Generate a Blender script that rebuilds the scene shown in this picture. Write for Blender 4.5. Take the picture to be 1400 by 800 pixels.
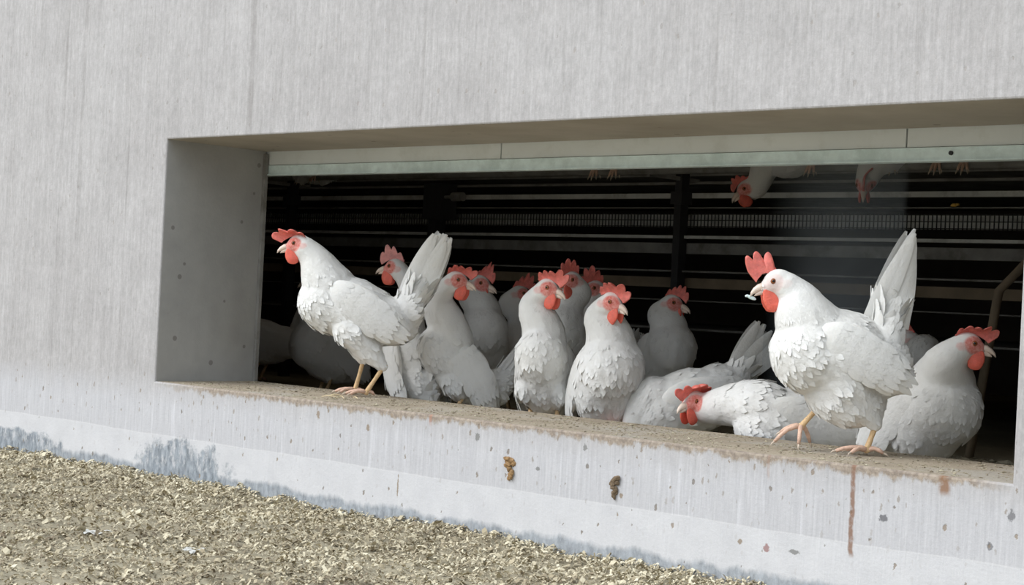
import bpy, bmesh, math, random
import numpy as np
from mathutils import Vector, Matrix, noise
from mathutils.bvhtree import BVHTree

for o in list(bpy.data.objects): bpy.data.objects.remove(o)
S = bpy.context.scene
COL = S.collection
R = math.radians

# ------------------------------------------------------------------ camera
cam_d = bpy.data.cameras.new('camera'); cam = bpy.data.objects.new('camera', cam_d); COL.objects.link(cam)
cam_d.sensor_width = 36.0; cam_d.lens = 2252.685/1400*36.0; cam_d.clip_start = .05; cam_d.clip_end = 100
CAM = Vector((3.7332, -2.6619, .2722))
yaw, pit, rol = -.740845, .003983, .050252
fw = Vector((math.sin(yaw)*math.cos(pit), math.cos(yaw)*math.cos(pit), math.sin(pit)))
rt = fw.cross(Vector((0, 0, 1))).normalized(); up = rt.cross(fw)
rr = rt*math.cos(rol)+up*math.sin(rol); uu = -rt*math.sin(rol)+up*math.cos(rol)
m = Matrix((rr, uu, -fw)).transposed().to_4x4(); m.translation = CAM
cam.matrix_world = m
S.camera = cam

# ------------------------------------------------------------------ light
S.view_settings.view_transform = 'Standard'; S.view_settings.look = 'None'
S.view_settings.exposure = 0.19; S.view_settings.gamma = 1.0; S.view_settings.use_curve_mapping = False
W = bpy.data.worlds.new('overcast_sky'); S.world = W; W.use_nodes = True
nt = W.node_tree; nt.nodes.clear()
wo = nt.nodes.new('ShaderNodeOutputWorld'); bg = nt.nodes.new('ShaderNodeBackground')
tc = nt.nodes.new('ShaderNodeTexCoord'); sx = nt.nodes.new('ShaderNodeSeparateXYZ'); cr = nt.nodes.new('ShaderNodeValToRGB')
nt.links.new(tc.outputs['Generated'], sx.inputs[0]); nt.links.new(sx.outputs['Z'], cr.inputs[0])
cr.color_ramp.elements[0].position = 0.0; cr.color_ramp.elements[0].color = (.42, .435, .45, 1)
cr.color_ramp.elements[1].position = .55; cr.color_ramp.elements[1].color = (.86, .94, 1.03, 1)
nt.links.new(cr.outputs[0], bg.inputs[0]); bg.inputs[1].default_value = 1.2
nt.links.new(bg.outputs[0], wo.inputs[0])
sun_d = bpy.data.lights.new('soft_sun', 'SUN'); sun_d.energy = 2.3; sun_d.angle = R(45); sun_d.color = (1.0, .985, .97)
sun = bpy.data.objects.new('soft_sun', sun_d); COL.objects.link(sun)
sun.rotation_euler = Vector((-.42, -.62, .66)).to_track_quat('Z', 'Y').to_euler()

lamp_d = bpy.data.lights.new('barn_fill_light', 'AREA'); lamp_d.shape = 'RECTANGLE'; lamp_d.size = 5.0; lamp_d.size_y = .12; lamp_d.energy = 1.6; lamp_d.color = (1.0, .86, .66)  # unseen warm fill added inside the barn to brighten rails and hens
lamp = bpy.data.objects.new('barn_fill_light', lamp_d); COL.objects.link(lamp); lamp.location = (1.0, .95, 2.3)

# ------------------------------------------------------------------ helpers
def tag(o, label=None, cat=None, group=None, kind=None):
    if label: o['label'] = label
    if cat: o['category'] = cat
    if group: o['group'] = group
    if kind: o['kind'] = kind
    return o

def link(name, me, mat=None, parent=None, smooth=False):
    o = bpy.data.objects.new(name, me); COL.objects.link(o)
    if mat is not None:
        for mm in (mat if isinstance(mat, (list, tuple)) else [mat]): me.materials.append(mm)
    if parent is not None:
        o.parent = parent
        o.matrix_parent_inverse = Matrix.Translation(parent.location).inverted()
    if smooth: me.polygons.foreach_set('use_smooth', [True]*len(me.polygons))
    return o

def pyd(name, V, F):
    me = bpy.data.meshes.new(name); me.from_pydata([tuple(v) for v in V], [], [tuple(f) for f in F]); me.update(); return me

class MB:
    """collects shapes for ONE mesh object"""
    def __init__(s): s.V = []; s.F = []; s.M = []
    def add(s, V, F, mi=0):
        k = len(s.V); s.V += [tuple(v) for v in V]; s.F += [tuple(i+k for i in f) for f in F]; s.M += [mi]*len(F)
    def box(s, a, b, mi=0):
        x0, y0, z0 = a; x1, y1, z1 = b
        V = [(x0,y0,z0),(x1,y0,z0),(x1,y1,z0),(x0,y1,z0),(x0,y0,z1),(x1,y0,z1),(x1,y1,z1),(x0,y1,z1)]
        s.add(V, [(0,3,2,1),(4,5,6,7),(0,1,5,4),(1,2,6,5),(2,3,7,6),(3,0,4,7)], mi)
    def tube(s, P, r, n=10, mi=0, flat=1.0):
        P = [Vector(p) for p in P]; r = r if isinstance(r, (list, tuple)) else [r]*len(P)
        V = []; F = []; prev = None
        for i, p in enumerate(P):
            t = (P[min(i+1, len(P)-1)]-P[max(i-1, 0)]).normalized()
            a = prev if prev is not None else (Vector((0, 0, 1)) if abs(t.z) < .9 else Vector((1, 0, 0)))
            u = (a-t*a.dot(t)).normalized(); prev = u; v = t.cross(u)
            for k in range(n):
                q = 2*math.pi*k/n; V.append(p+u*math.cos(q)*r[i]*flat+v*math.sin(q)*r[i])
        for i in range(len(P)-1):
            for k in range(n): F.append((i*n+k, i*n+(k+1) % n, (i+1)*n+(k+1) % n, (i+1)*n+k))
        F.append(tuple(range(n))[::-1]); F.append(tuple((len(P)-1)*n+k for k in range(n)))
        s.add(V, F, mi)
    def ball(s, c, rad, M3=None, nu=16, nv=10, mi=0):
        V = []; F = []; c = Vector(c)
        for j in range(1, nv):
            th = math.pi*j/nv
            for i in range(nu):
                ph = 2*math.pi*i/nu
                p = Vector((rad[0]*math.sin(th)*math.cos(ph), rad[1]*math.sin(th)*math.sin(ph), rad[2]*math.cos(th)))
                V.append(c+(M3 @ p if M3 else p))
        for e in (1, -1):
            p = Vector((0, 0, rad[2]*e)); V.append(c+(M3 @ p if M3 else p))
        T = len(V)-2; B = len(V)-1
        for j in range(nv-2):
            for i in range(nu): F.append((j*nu+i, (j+1)*nu+i, (j+1)*nu+(i+1) % nu, j*nu+(i+1) % nu))
        for i in range(nu):
            F.append((T, i, (i+1) % nu)); F.append((B, (nv-2)*nu+(i+1) % nu, (nv-2)*nu+i))
        s.add(V, F, mi)
    def mesh(s, name):
        me = pyd(name, s.V, s.F)
        if any(s.M): me.polygons.foreach_set('material_index', s.M)
        return me
    def obj(s, name, mat, parent=None, smooth=False): return link(name, s.mesh(name), mat, parent, smooth)

# ------------------------------------------------------------------ node materials
class NT:
    def __init__(s, name):
        s.m = bpy.data.materials.new(name); s.m.use_nodes = True; s.t = s.m.node_tree
        s.b = s.t.nodes['Principled BSDF']; s.out = s.t.nodes['Material Output']
        s.co = s.t.nodes.new('ShaderNodeTexCoord').outputs['Object']
    def n(s, t, ins=None, **kw):
        nd = s.t.nodes.new(t)
        for k, v in kw.items(): setattr(nd, k, v)
        for k, v in (ins or {}).items():
            if hasattr(v, 'is_linked'): s.t.links.new(v, nd.inputs[k])
            else: nd.inputs[k].default_value = v
        return nd
    def math(s, op, a, b=0.0, clamp=False):
        return s.n('ShaderNodeMath', {0: a, 1: b}, operation=op, use_clamp=clamp).outputs[0]
    def noise(s, scale=5, detail=4, rough=.55, vec=None, stretch=None):
        v = vec or s.co
        if stretch: v = s.n('ShaderNodeMapping', {'Vector': v, 'Scale': stretch}).outputs[0]
        return s.n('ShaderNodeTexNoise', {'Vector': v, 'Scale': scale, 'Detail': detail, 'Roughness': rough}).outputs['Fac']
    def ramp(s, f, a, b, ca=(0,0,0,1), cb=(1,1,1,1)):
        nd = s.n('ShaderNodeValToRGB', {0: f}); e = nd.color_ramp.elements
        e[0].position = a; e[1].position = b; e[0].color = ca; e[1].color = cb; return nd.outputs[0]
    def step(s, f, a, b, lo=0.0, hi=1.0):
        return s.n('ShaderNodeMapRange', {0: f, 1: a, 2: b, 3: lo, 4: hi}).outputs[0]
    def mix(s, f, a, b, mode='MIX'):
        nd = s.n('ShaderNodeMix', data_type='RGBA', blend_type=mode)
        for i, v in ((0, f), (6, a), (7, b)):
            if hasattr(v, 'is_linked'): s.t.links.new(v, nd.inputs[i])
            else: nd.inputs[i].default_value = v if i == 0 or len(v) == 4 else (*v, 1)
        return nd.outputs[2]
    def bump(s, h, strength=.3, dist=.01):
        b = s.n('ShaderNodeBump', {'Height': h, 'Strength': strength, 'Distance': dist}).outputs[0]
        s.t.links.new(b, s.b.inputs['Normal']); return b
    def set(s, color=None, rough=None, **kw):
        if color is not None:
            if hasattr(color, 'is_linked'): s.t.links.new(color, s.b.inputs['Base Color'])
            else: s.b.inputs['Base Color'].default_value = (*color, 1)
        if rough is not None:
            if hasattr(rough, 'is_linked'): s.t.links.new(rough, s.b.inputs['Roughness'])
            else: s.b.inputs['Roughness'].default_value = rough
        for k, v in kw.items(): s.b.inputs[k.replace('_', ' ')].default_value = v
        return s.m

def xyz(N):
    q = N.n('ShaderNodeSeparateXYZ', {0: N.co}).outputs; return q[0], q[1], q[2]

def blob(N, x, z, cx, cz, rx, rz, wob=.6, ns=30):
    """soft edged patch on the wall face, 1 inside"""
    a = N.math('DIVIDE', N.math('SUBTRACT', x, cx), rx); b = N.math('DIVIDE', N.math('SUBTRACT', z, cz), rz)
    d = N.math('SQRT', N.math('ADD', N.math('MULTIPLY', a, a), N.math('MULTIPLY', b, b)))
    d = N.math('ADD', d, N.math('MULTIPLY', N.math('SUBTRACT', N.noise(ns, 5, .7), .5), wob*2))
    return N.step(d, 1.05, .8)

BR, GY = (.27, .20, .13), (.20, .20, .19)
ST = [(.678, -.034, .006, .011, BR), (.858, -.05, .006, .010, BR), (1.217, -.037, .008, .011, GY), (.939, -.015, .008, .006, BR), (.970, -.175, .0028, .030, BR),
      (1.528, -.031, .006, .009, GY), (2.233, -.089, .011, .008, (.11, .11, .12)), (2.478, -.054, .008, .011, (.17, .17, .18)), (2.440, -.112, .007, .008, (.18, .18, .19)),
      (1.988, -.178, .007, .009, (.32, .16, .15)), (1.927, -.173, .005, .008, BR), (1.631, -.120, .006, .006, BR), (1.399, -.089, .008, .005, GY), (2.05, -.176, .014, .005, GY)]
def concrete_face():
    N = NT('board_marked_concrete'); x, y, z = xyz(N)
    fine = N.noise(1, 6, .72, stretch=(170, 170, 7))
    mid = N.noise(1, 5, .68, stretch=(48, 48, 2.2))
    line = N.noise(1, 2, .5, stretch=(30, 30, .22))
    cloud = N.noise(2.2, 5, .55)
    grain = N.noise(120, 4, .7)
    c = N.mix(N.step(cloud, .3, .7), (.50, .488, .492), (.56, .552, .558))
    c = N.mix(N.step(fine, .32, .68), N.mix(1.0, c, (.84, .835, .83), 'MULTIPLY'), c)
    c = N.mix(N.step(mid, .3, .7), N.mix(1.0, c, (.90, .895, .89), 'MULTIPLY'), N.mix(1.0, c, (1.06, 1.06, 1.06), 'MULTIPLY'))
    c = N.mix(N.math('MULTIPLY', N.step(line, .38, .31), N.step(N.noise(7, 4, .6), .4, .6, .2, 1)), c, N.mix(1.0, c, (.78, .77, .76), 'MULTIPLY'))
    c = N.mix(N.step(N.noise(1, 6, .75, stretch=(90, 90, 40)), .30, .70), N.mix(1.0, c, (.82, .82, .815), 'MULTIPLY'), N.mix(1.0, c, (1.12, 1.12, 1.12), 'MULTIPLY'))
    c = N.mix(N.step(N.noise(9, 6, .7), .34, .66), N.mix(1.0, c, (.93, .93, .93), 'MULTIPLY'), N.mix(1.0, c, (1.05, 1.05, 1.05), 'MULTIPLY'))
    # board joints running up the wall
    for jx, w in ((-.02-.16, .0015), (.28, .002), (-.52, .0012), (.75, .001), (1.62, .0015), (2.02, .0022)):
        a = N.math('ABSOLUTE', N.math('SUBTRACT', x, jx))
        g = N.math('MULTIPLY', N.step(a, w*2.2, w*.6), N.step(N.noise(1, 3, .6, stretch=(2, 2, 6)), .42, .58))
        g = N.math('MULTIPLY', N.math('MULTIPLY', g, .45), N.step(N.noise(1, 3, .6, stretch=(9, 9, 2.2)), .42, .56))
        c = N.mix(g, c, (.30, .29, .28))
    # bluish, paler tone below the opening, with a noisy edge
    lowtone = N.math('MULTIPLY', N.step(N.math('ADD', z, N.math('MULTIPLY', N.noise(9, 4, .6), .08)), .06, -.02), .7)
    lowtonec = N.mix(N.step(fine, .3, .7), (.50, .508, .54), (.66, .668, .70))
    c = N.mix(lowtone, c, lowtonec)
    c = N.mix(N.math('MULTIPLY', N.step(N.noise(1, 3, .6, stretch=(60, 60, 4)), .60, .70), N.math('MULTIPLY', lowtone, .8)), c, (.70, .705, .74))
    # smoother foundation strip
    edge = N.math('ADD', z, N.math('MULTIPLY', N.noise(5, 3, .6), .012))
    plinth = N.step(edge, -.136, -.139)
    pc = N.mix(N.step(N.noise(14, 5, .6), .3, .7), (.59, .595, .615), (.67, .675, .695))
    c = N.mix(N.math('MULTIPLY', plinth, .92), c, pc)
    le = N.math('MULTIPLY', N.step(N.math('ABSOLUTE', N.math('ADD', edge, .1365)), .0022, .0008), .35)
    c = N.mix(le, c, (.78, .78, .79))
    # moisture rising from the litter
    wn = N.noise(1, 6, .7, stretch=(22, 22, 9))
    wet = N.step(N.math('ADD', N.math('ADD', z, N.math('MULTIPLY', N.math('SUBTRACT', wn, .5), .045)), N.math('MULTIPLY', N.math('SUBTRACT', N.noise(1, 3, .6, stretch=(5, 5, 5)), .5), .05)), -.222, -.234)
    wet = N.math('MULTIPLY', wet, N.step(x, 2.6, .2, .85, 1.0))
    patch = blob(N, x, z, .13, -.222, .20, .07, 1.0, 17)
    patch2 = blob(N, x, z, -.68, -.222, .22, .035, 1.0, 15)
    patch = N.math('MAXIMUM', patch, patch2)
    wetc = N.mix(N.step(N.noise(1, 5, .7, stretch=(60, 60, 25)), .36, .62), (.15, .175, .20), (.37, .41, .455))
    c = N.mix(N.math('MULTIPLY', wet, .85), c, wetc)
    for cx, cz, rx, rz, col in ST:
        c = N.mix(N.math('MULTIPLY', blob(N, x, z, cx, cz, rx*.9, rz*.9, 1.3, 130), .8), c, col)
    c = N.mix(N.math('MULTIPLY', patch, N.step(N.noise(1, 5, .7, stretch=(45, 45, 20)), .38, .50, .25, .95)), c, wetc)
    # small pits and splashes
    wob = N.math('MULTIPLY', N.noise(110, 3, .7), .012)
    flat = N.n('ShaderNodeCombineXYZ', {0: N.math('ADD', x, wob), 1: N.math('MULTIPLY', N.math('ADD', z, wob), .6), 2: 0.0}).outputs[0]
    vs = N.n('ShaderNodeTexVoronoi', {'Vector': flat, 'Scale': 22, 'Randomness': 1.0}, voronoi_dimensions='2D')
    vr = N.n('ShaderNodeSeparateXYZ', {0: vs.outputs['Color']}).outputs
    sz = N.math('MULTIPLY', N.math('SUBTRACT', vr[0], .5), .17)
    spk = N.step(N.math('SUBTRACT', vs.outputs['Distance'], sz), .012, -.012)
    low = N.step(z, .03, -.02)
    spk = N.math('MULTIPLY', spk, N.step(low, 0, 1, .28, .8))
    c = N.mix(spk, c, N.mix(vr[1], (.20, .18, .16), (.30, .235, .17)))
    flat2 = N.n('ShaderNodeMapping', {'Vector': flat, 'Scale': (1, .65, 1), 'Location': (3.3, 5.1, 0)}).outputs[0]
    v2 = N.n('ShaderNodeTexVoronoi', {'Vector': flat2, 'Scale': 58, 'Randomness': 1.0}, voronoi_dimensions='2D')
    v2r = N.n('ShaderNodeSeparateXYZ', {0: v2.outputs['Color']}).outputs
    spk2 = N.step(N.math('SUBTRACT', v2.outputs['Distance'], N.math('MULTIPLY', N.math('SUBTRACT', v2r[0], .62), .42)), .03, -.03)
    dens = N.math('MULTIPLY', N.step(N.math('ADD', z, N.math('MULTIPLY', N.noise(4, 2), .08)), -.12, .03), N.step(z, .03, .0))
    c = N.mix(N.math('MULTIPLY', spk2, N.step(dens, 0, 1, .12, .8)), c, (.27, .22, .17))
    # dirt carried over the edge of the sill
    en = N.math('ADD', N.noise(1, 5, .7, stretch=(55, 55, 30)), N.math('MULTIPLY', N.noise(1, 2, .5, stretch=(14, 14, 3)), .6))
    lip = N.step(N.math('ADD', z, N.math('MULTIPLY', N.math('SUBTRACT', en, .62), .05)), -.008, .0005)
    lip = N.math('MULTIPLY', lip, N.math('MULTIPLY', N.step(z, .004, .002), N.math('MULTIPLY', N.step(x, -.02, .25), N.step(x, 2.48, 2.40))))
    c = N.mix(N.math('MULTIPLY', lip, .8), c, N.mix(N.step(N.noise(90, 4, .7), .4, .6), (.22, .165, .115), (.40, .32, .235)))
    # rust coloured runs
    for sx0, z1, w, col, k in ((2.169, -.172, .0065, (.26, .15, .10), .9), (2.352, -.038, .014, (.27, .15, .085), .9), (1.985, -.05, .004, (.42, .27, .2), .35), (1.068, -.028, .006, (.42, .22, .15), .7), (.862, -.225, .0022, (.40, .24, .15), .0)):
        xx = N.math('ADD', x, N.math('MULTIPLY', N.math('SUBTRACT', N.noise(1, 3, .6, stretch=(0, 0, 14)), .5), .018))
        g = N.math('MULTIPLY', N.step(N.math('ABSOLUTE', N.math('SUBTRACT', xx, sx0)), w, w*.45), N.step(z, z1, z1+.012))
        g = N.math('MULTIPLY', g, N.math('MULTIPLY', N.step(z, .002, -.001), N.step(N.noise(60, 3), .3, .5)))
        c = N.mix(N.math('MULTIPLY', g, k), c, col)
    h = N.math('ADD', N.math('MULTIPLY', fine, .8), N.math('MULTIPLY', grain, .35))
    N.bump(N.math('SUBTRACT', h, N.math('MULTIPLY', spk, .6)), .42, .007)
    return N.set(c, .88)

def concrete_plain(name, a, b, stain=(.25, .24, .21), k=.4):
    N = NT(name); x, y, z = xyz(N)
    c = N.mix(N.step(N.noise(7, 6, .6), .3, .7), a, b)
    c = N.mix(N.math('MULTIPLY', N.step(N.noise(3, 4, .6), .5, .7), k), c, stain)
    vs = N.n('ShaderNodeTexVoronoi', {'Vector': N.co, 'Scale': 22})
    vr = N.n('ShaderNodeSeparateXYZ', {0: vs.outputs['Color']}).outputs
    spk = N.step(N.math('SUBTRACT', vs.outputs['Distance'], N.math('MULTIPLY', N.math('SUBTRACT', vr[0], .82), 1.0)), .02, -.02)
    c = N.mix(N.math('MULTIPLY', spk, .6), c, (.12, .11, .10))
    N.bump(N.math('ADD', N.noise(90, 4, .7), N.noise(12, 3)), .2, .004)
    return N.set(c, .85)

def soffit_mat():
    return concrete_plain('tan_stained_concrete', (.37, .335, .275), (.45, .41, .345), (.31, .265, .20), .5)

def sill_mat():
    N = NT('dirty_sill_concrete'); x, y, z = xyz(N)
    c = N.mix(N.step(N.noise(9, 6, .65), .3, .7), (.32, .265, .195), (.44, .375, .285))
    c = N.mix(N.math('MULTIPLY', N.step(N.noise(3.5, 3, .6), .5, .62), .6), c, (.43, .405, .36))
    c = N.mix(N.math('MULTIPLY', N.step(N.noise(80, 6, .75), .54, .66), .75), c, (.19, .14, .095))
    c = N.mix(N.math('MULTIPLY', N.step(N.noise(45, 5, .7), .60, .70), .6), c, (.58, .51, .39))
    N.bump(N.noise(60, 6, .75), .4, .008)
    return N.set(c, .95)

def litter_mat(name, dark=1.0, isl=False):
    N = NT(name)
    cols = [(.19, .15, .10), (.42, .36, .245), (.66, .595, .435), (.85, .80, .63)]
    if isl:
        g = N.n('ShaderNodeNewGeometry').outputs['Random Per Island']
        f = N.math('ADD', N.math('MULTIPLY', g, .75), N.math('MULTIPLY', N.noise(3.2, 3, .6), .5))
        f = N.math('ADD', N.math('MULTIPLY', N.math('SUBTRACT', f, .12), .80), N.math('MULTIPLY', N.step(xyz(N)[1], -.9, -.05), .10))
    else:
        f = N.math('ADD', N.math('MULTIPLY', N.noise(60, 6, .75), .7), N.math('MULTIPLY', N.noise(3.2, 3, .6), .4))
    nd = N.n('ShaderNodeValToRGB', {0: f}); e = nd.color_ramp.elements
    e[0].position = .12; e[0].color = (*[v*dark for v in cols[0]], 1); e[1].position = .95; e[1].color = (*[v*dark for v in cols[3]], 1)
    for p, cc in ((.38, cols[1]), (.68, cols[2])):
        q = e.new(p); q.color = (*[v*dark for v in cc], 1)
    N.bump(N.noise(140, 5, .7), .5, .008)
    return N.set(nd.outputs[0], .95)

def plain(name, col, rough=.6, metal=0.0, var=.12, sc=20, bump=.1, dirt=None, **kw):
    N = NT(name)
    c = N.mix(N.step(N.noise(sc, 5, .6), .3, .7), tuple(v*(1-var) for v in col), tuple(min(1, v*(1+var)) for v in col))
    if dirt: c = N.mix(N.math('MULTIPLY', N.step(N.noise(11, 6, .7), .50, .66), .7), c, dirt)
    if bump: N.bump(N.noise(sc*4, 4, .6), bump, .004)
    return N.set(c, rough, Metallic=metal, **kw)

def feather_mat(name, base, shade):
    N = NT(name)
    sk = N.n('ShaderNodeAttribute', attribute_name='skin').outputs['Fac']
    c = N.mix(N.step(N.noise(7, 4, .6), .35, .7), base, shade)
    g = N.n('ShaderNodeNewGeometry').outputs['Random Per Island']
    c = N.mix(N.step(g, 0, 1, 0, .25), c, tuple(v*.92 for v in shade))
    red = N.mix(N.step(N.noise(160, 4, .6), .35, .65), (.72, .19, .16), (.86, .42, .37))
    c = N.mix(sk, c, red)
    b1 = N.noise(120, 4, .65)
    N.bump(b1, .35, .004)
    m_ = N.set(c, .8); N.b.inputs['Subsurface Weight'].default_value = .12
    N.b.inputs['Subsurface Radius'].default_value = (.012, .010, .008); N.b.inputs['Subsurface Scale'].default_value = 1.0
    N.b.inputs['Specular IOR Level'].default_value = .25
    return m_

M = {}
M['face'] = concrete_face()
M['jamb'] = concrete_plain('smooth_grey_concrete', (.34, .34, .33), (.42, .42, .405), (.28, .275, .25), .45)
M['soffit'] = soffit_mat(); M['sill'] = sill_mat()
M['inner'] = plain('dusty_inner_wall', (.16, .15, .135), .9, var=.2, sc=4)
M['floorin'] = litter_mat('trodden_barn_litter', .7)
M['ground'] = litter_mat('wood_shaving_litter', .6)
M['flake'] = litter_mat('loose_wood_shavings', 1.06, True)
M['feather'] = feather_mat('white_feathers', (.86, .86, .845), (.80, .795, .76))
M['comb'] = plain('comb_skin', (.80, .20, .165), .5, var=.22, sc=60, bump=.35, Subsurface_Weight=.2, Subsurface_Scale=.02)
M['wattle'] = plain('wattle_skin', (.82, .155, .105), .5, var=.15, sc=70, bump=.3, Subsurface_Weight=.2, Subsurface_Scale=.02)
M['pinkcomb'] = plain('pale_comb_skin', (.80, .33, .31), .5, var=.2, sc=60, bump=.35, Subsurface_Weight=.2, Subsurface_Scale=.02)
M['beak'] = plain('beak_horn', (.82, .68, .58), .4, var=.1, sc=50)
M['iris'] = plain('amber_eye', (.28, .09, .03), .15, bump=0)
M['pupil'] = plain('black_pupil', (.008, .007, .006), .08, bump=0)
M['leg'] = plain('yellow_leg_scales', (.76, .53, .29), .55, var=.15, sc=90, bump=.6)
M['toe'] = plain('pink_toe_scales', (.74, .50, .38), .6, var=.18, sc=90, bump=.6)
M['claw'] = plain('claw_horn', (.62, .52, .42), .45)
M['board'] = plain('painted_white_board', (.80, .84, .84), .6, var=.04, sc=4, dirt=(.70, .73, .71))
M['strip'] = plain('aluminium_strip', (.76, .89, .88), .5, metal=.1, var=.12, sc=30, dirt=(.56, .68, .66))
M['galv'] = plain('galvanised_steel', (.66, .67, .65), .6, metal=0, var=.15, sc=12, dirt=(.34, .33, .30))
M['galvd'] = plain('dusty_steel', (.27, .265, .25), .8, metal=0, var=.25, sc=12, dirt=(.14, .13, .11))
M['dark'] = plain('black_plastic', (.03, .03, .032), .7)
M['wood'] = plain('dusty_timber', (.24, .19, .13), .85, var=.25, sc=10)
M['drop'] = plain('dried_dropping', (.36, .22, .10), .8, var=.45, sc=120, bump=.8)
M['dropd'] = plain('dark_dropping', (.20, .145, .09), .85, var=.5, sc=120, bump=.8)
M['yolk'] = plain('yolk_yellow', (.80, .48, .10), .5)
M['glint'] = plain('pale_cyan_glint', (.78, .98, 1.0), .12, bump=0)  # pale colour standing in for a bright glint

# ------------------------------------------------------------------ the wall with its long opening
L, D, H = 2.476, .3456, .66
XL, XR, ZB, ZT = -5.0, 7.0, -.5, 3.0
def wall_mesh():
    b = MB()
    xs = [XL, 0, L, XR]; zs = [ZB, 0, H, ZT]
    for i in range(3):
        for j in range(3):
            if i == 1 and j == 1: continue
            a, c, d, e = xs[i], xs[i+1], zs[j], zs[j+1]
            b.add([(a,0,d),(c,0,d),(c,0,e),(a,0,e)], [(0,1,2,3)], 0)
            b.add([(a,D,d),(c,D,d),(c,D,e),(a,D,e)], [(3,2,1,0)], 4)
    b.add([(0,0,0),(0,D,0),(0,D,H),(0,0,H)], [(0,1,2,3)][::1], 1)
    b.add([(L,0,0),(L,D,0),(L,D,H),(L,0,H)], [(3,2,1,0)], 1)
    b.add([(0,0,H),(L,0,H),(L,D,H),(0,D,H)], [(3,2,1,0)], 2)
    b.add([(0,0,0),(L,0,0),(L,D,0),(0,D,0)], [(0,1,2,3)], 3)
    b.add([(XL,0,ZB),(XL,D,ZB),(XL,D,ZT),(XL,0,ZT)], [(0,1,2,3)], 4)
    b.add([(XR,0,ZB),(XR,D,ZB),(XR,D,ZT),(XR,0,ZT)], [(3,2,1,0)], 4)
    b.add([(XL,0,ZT),(XR,0,ZT),(XR,D,ZT),(XL,D,ZT)], [(0,1,2,3)], 4)
    me = b.mesh('wall_front')
    bm = bmesh.new(); bm.from_mesh(me); bmesh.ops.remove_doubles(bm, verts=bm.verts, dist=1e-5)
    bmesh.ops.recalc_face_normals(bm, faces=bm.faces)
    es = [e for e in bm.edges if abs(e.verts[0].co.y) < 1e-5 and abs(e.verts[1].co.y) < 1e-5 and
          all(-1e-4 <= v.co.x <= L+1e-4 and -1e-4 <= v.co.z <= H+1e-4 for v in e.verts)]
    bmesh.ops.bevel(bm, geom=es, offset=.004, segments=2, profile=.5, affect='EDGES')
    bm.to_mesh(me); bm.free(); return me
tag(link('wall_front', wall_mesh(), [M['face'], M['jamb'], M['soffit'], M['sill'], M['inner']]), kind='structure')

FZ = -.08      # litter level inside
def struct_box(name, a, b, mat):
    q = MB(); q.box(a, b); return tag(q.obj(name, mat), kind='structure')
struct_box('floor', (XL, D, FZ-.2), (XR, 5.2, FZ), M['floorin'])
struct_box('wall_back', (XL, 5.0, FZ), (XR, 5.2, ZT), M['inner'])
struct_box('wall_left', (XL-.2, D, ZB), (XL, 5.2, ZT), M['inner'])
struct_box('wall_right', (XR, D, ZB), (XR+.2, 5.2, ZT), M['inner'])
struct_box('ceiling', (XL-.2, 0.0, ZT), (XR+.2, 5.2, ZT+.15), M['inner'])

# ------------------------------------------------------------------ litter outside
GZ = -.262
def gz(x, y):
    h = .014*noise.noise(Vector((x*3.1, y*3.1, 1.7)))+.011*noise.noise(Vector((x*11, y*11, 4.0)))+.009*noise.noise(Vector((x*31, y*31, 8)))
    return GZ+h+.010*math.exp(y/.07)-.004
def ground():
    nx, ny = 300, 130; x0, x1, y0 = -1.8, 3.0, -1.7
    V = []; F = []
    for j in range(ny+1):
        for i in range(nx+1):
            x = x0+(x1-x0)*i/nx; y = y0*(1-j/ny); V.append((x, y, gz(x, y)))
    for j in range(ny):
        for i in range(nx):
            a = j*(nx+1)+i; F.append((a, a+1, a+nx+2, a+nx+1))
    b = MB(); b.add(V, F)
    for (a, c, d, e) in ((-14, -1.8, -14, 0), (3.0, 14, -14, 0), (-1.8, 3.0, -14, -1.7)):
        b.add([(a,d,GZ),(c,d,GZ),(c,e,GZ),(a,e,GZ)], [(0,1,2,3)])
    return b.obj('floor_litter_yard', M['ground'], smooth=True)
g = ground(); g.name = 'ground'; tag(g, kind='structure')

def flakes():
    rng = np.random.default_rng(5)
    V = []; F = []
    def put(x, y, z, ln, wd, tilt):
        a = rng.uniform(0, 2*math.pi); ca, sa = math.cos(a), math.sin(a)
        tx, ty = rng.normal(0, tilt), rng.normal(0, tilt)
        k = len(V); cur = rng.uniform(.0, .35)*ln
        for u, v, w in ((-.5, -.5, 0), (0, -.5, 1), (.5, -.35, 0), (.5, .35, 0), (0, .5, 1), (-.5, .5, 0)):
            px = u*ln; py = v*wd
            V.append((x+px*ca-py*sa, y+px*sa+py*ca, z+px*tx+py*ty+w*cur))
        F.append((k, k+1, k+4, k+5)); F.append((k+1, k+2, k+3, k+4))
    n = 0
    while n < 120000:
        x = rng.uniform(-1.2, 2.6); y = -rng.uniform(0, 1)**1.25*1.5
        if y < -1.35 and x < .2: continue
        near = math.exp(y/.22)
        if noise.noise(Vector((x*4, y*4, 9))) < -.15 and rng.random() > .6+.4*near: continue
        ln = rng.lognormal(math.log(.0062), .45); ln = min(ln, .02)
        put(x, min(y, -.004), gz(x, y)+rng.uniform(.0, .007)+.006*near*rng.random(), ln, ln*rng.uniform(.18, .6), .45)
        n += 1
    return pyd('wood_shavings', V, F)
tag(link('wood_shavings', flakes(), M['flake']), 'loose pale wood shavings strewn over the ground along the wall', 'wood shavings', kind='stuff')

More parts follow.
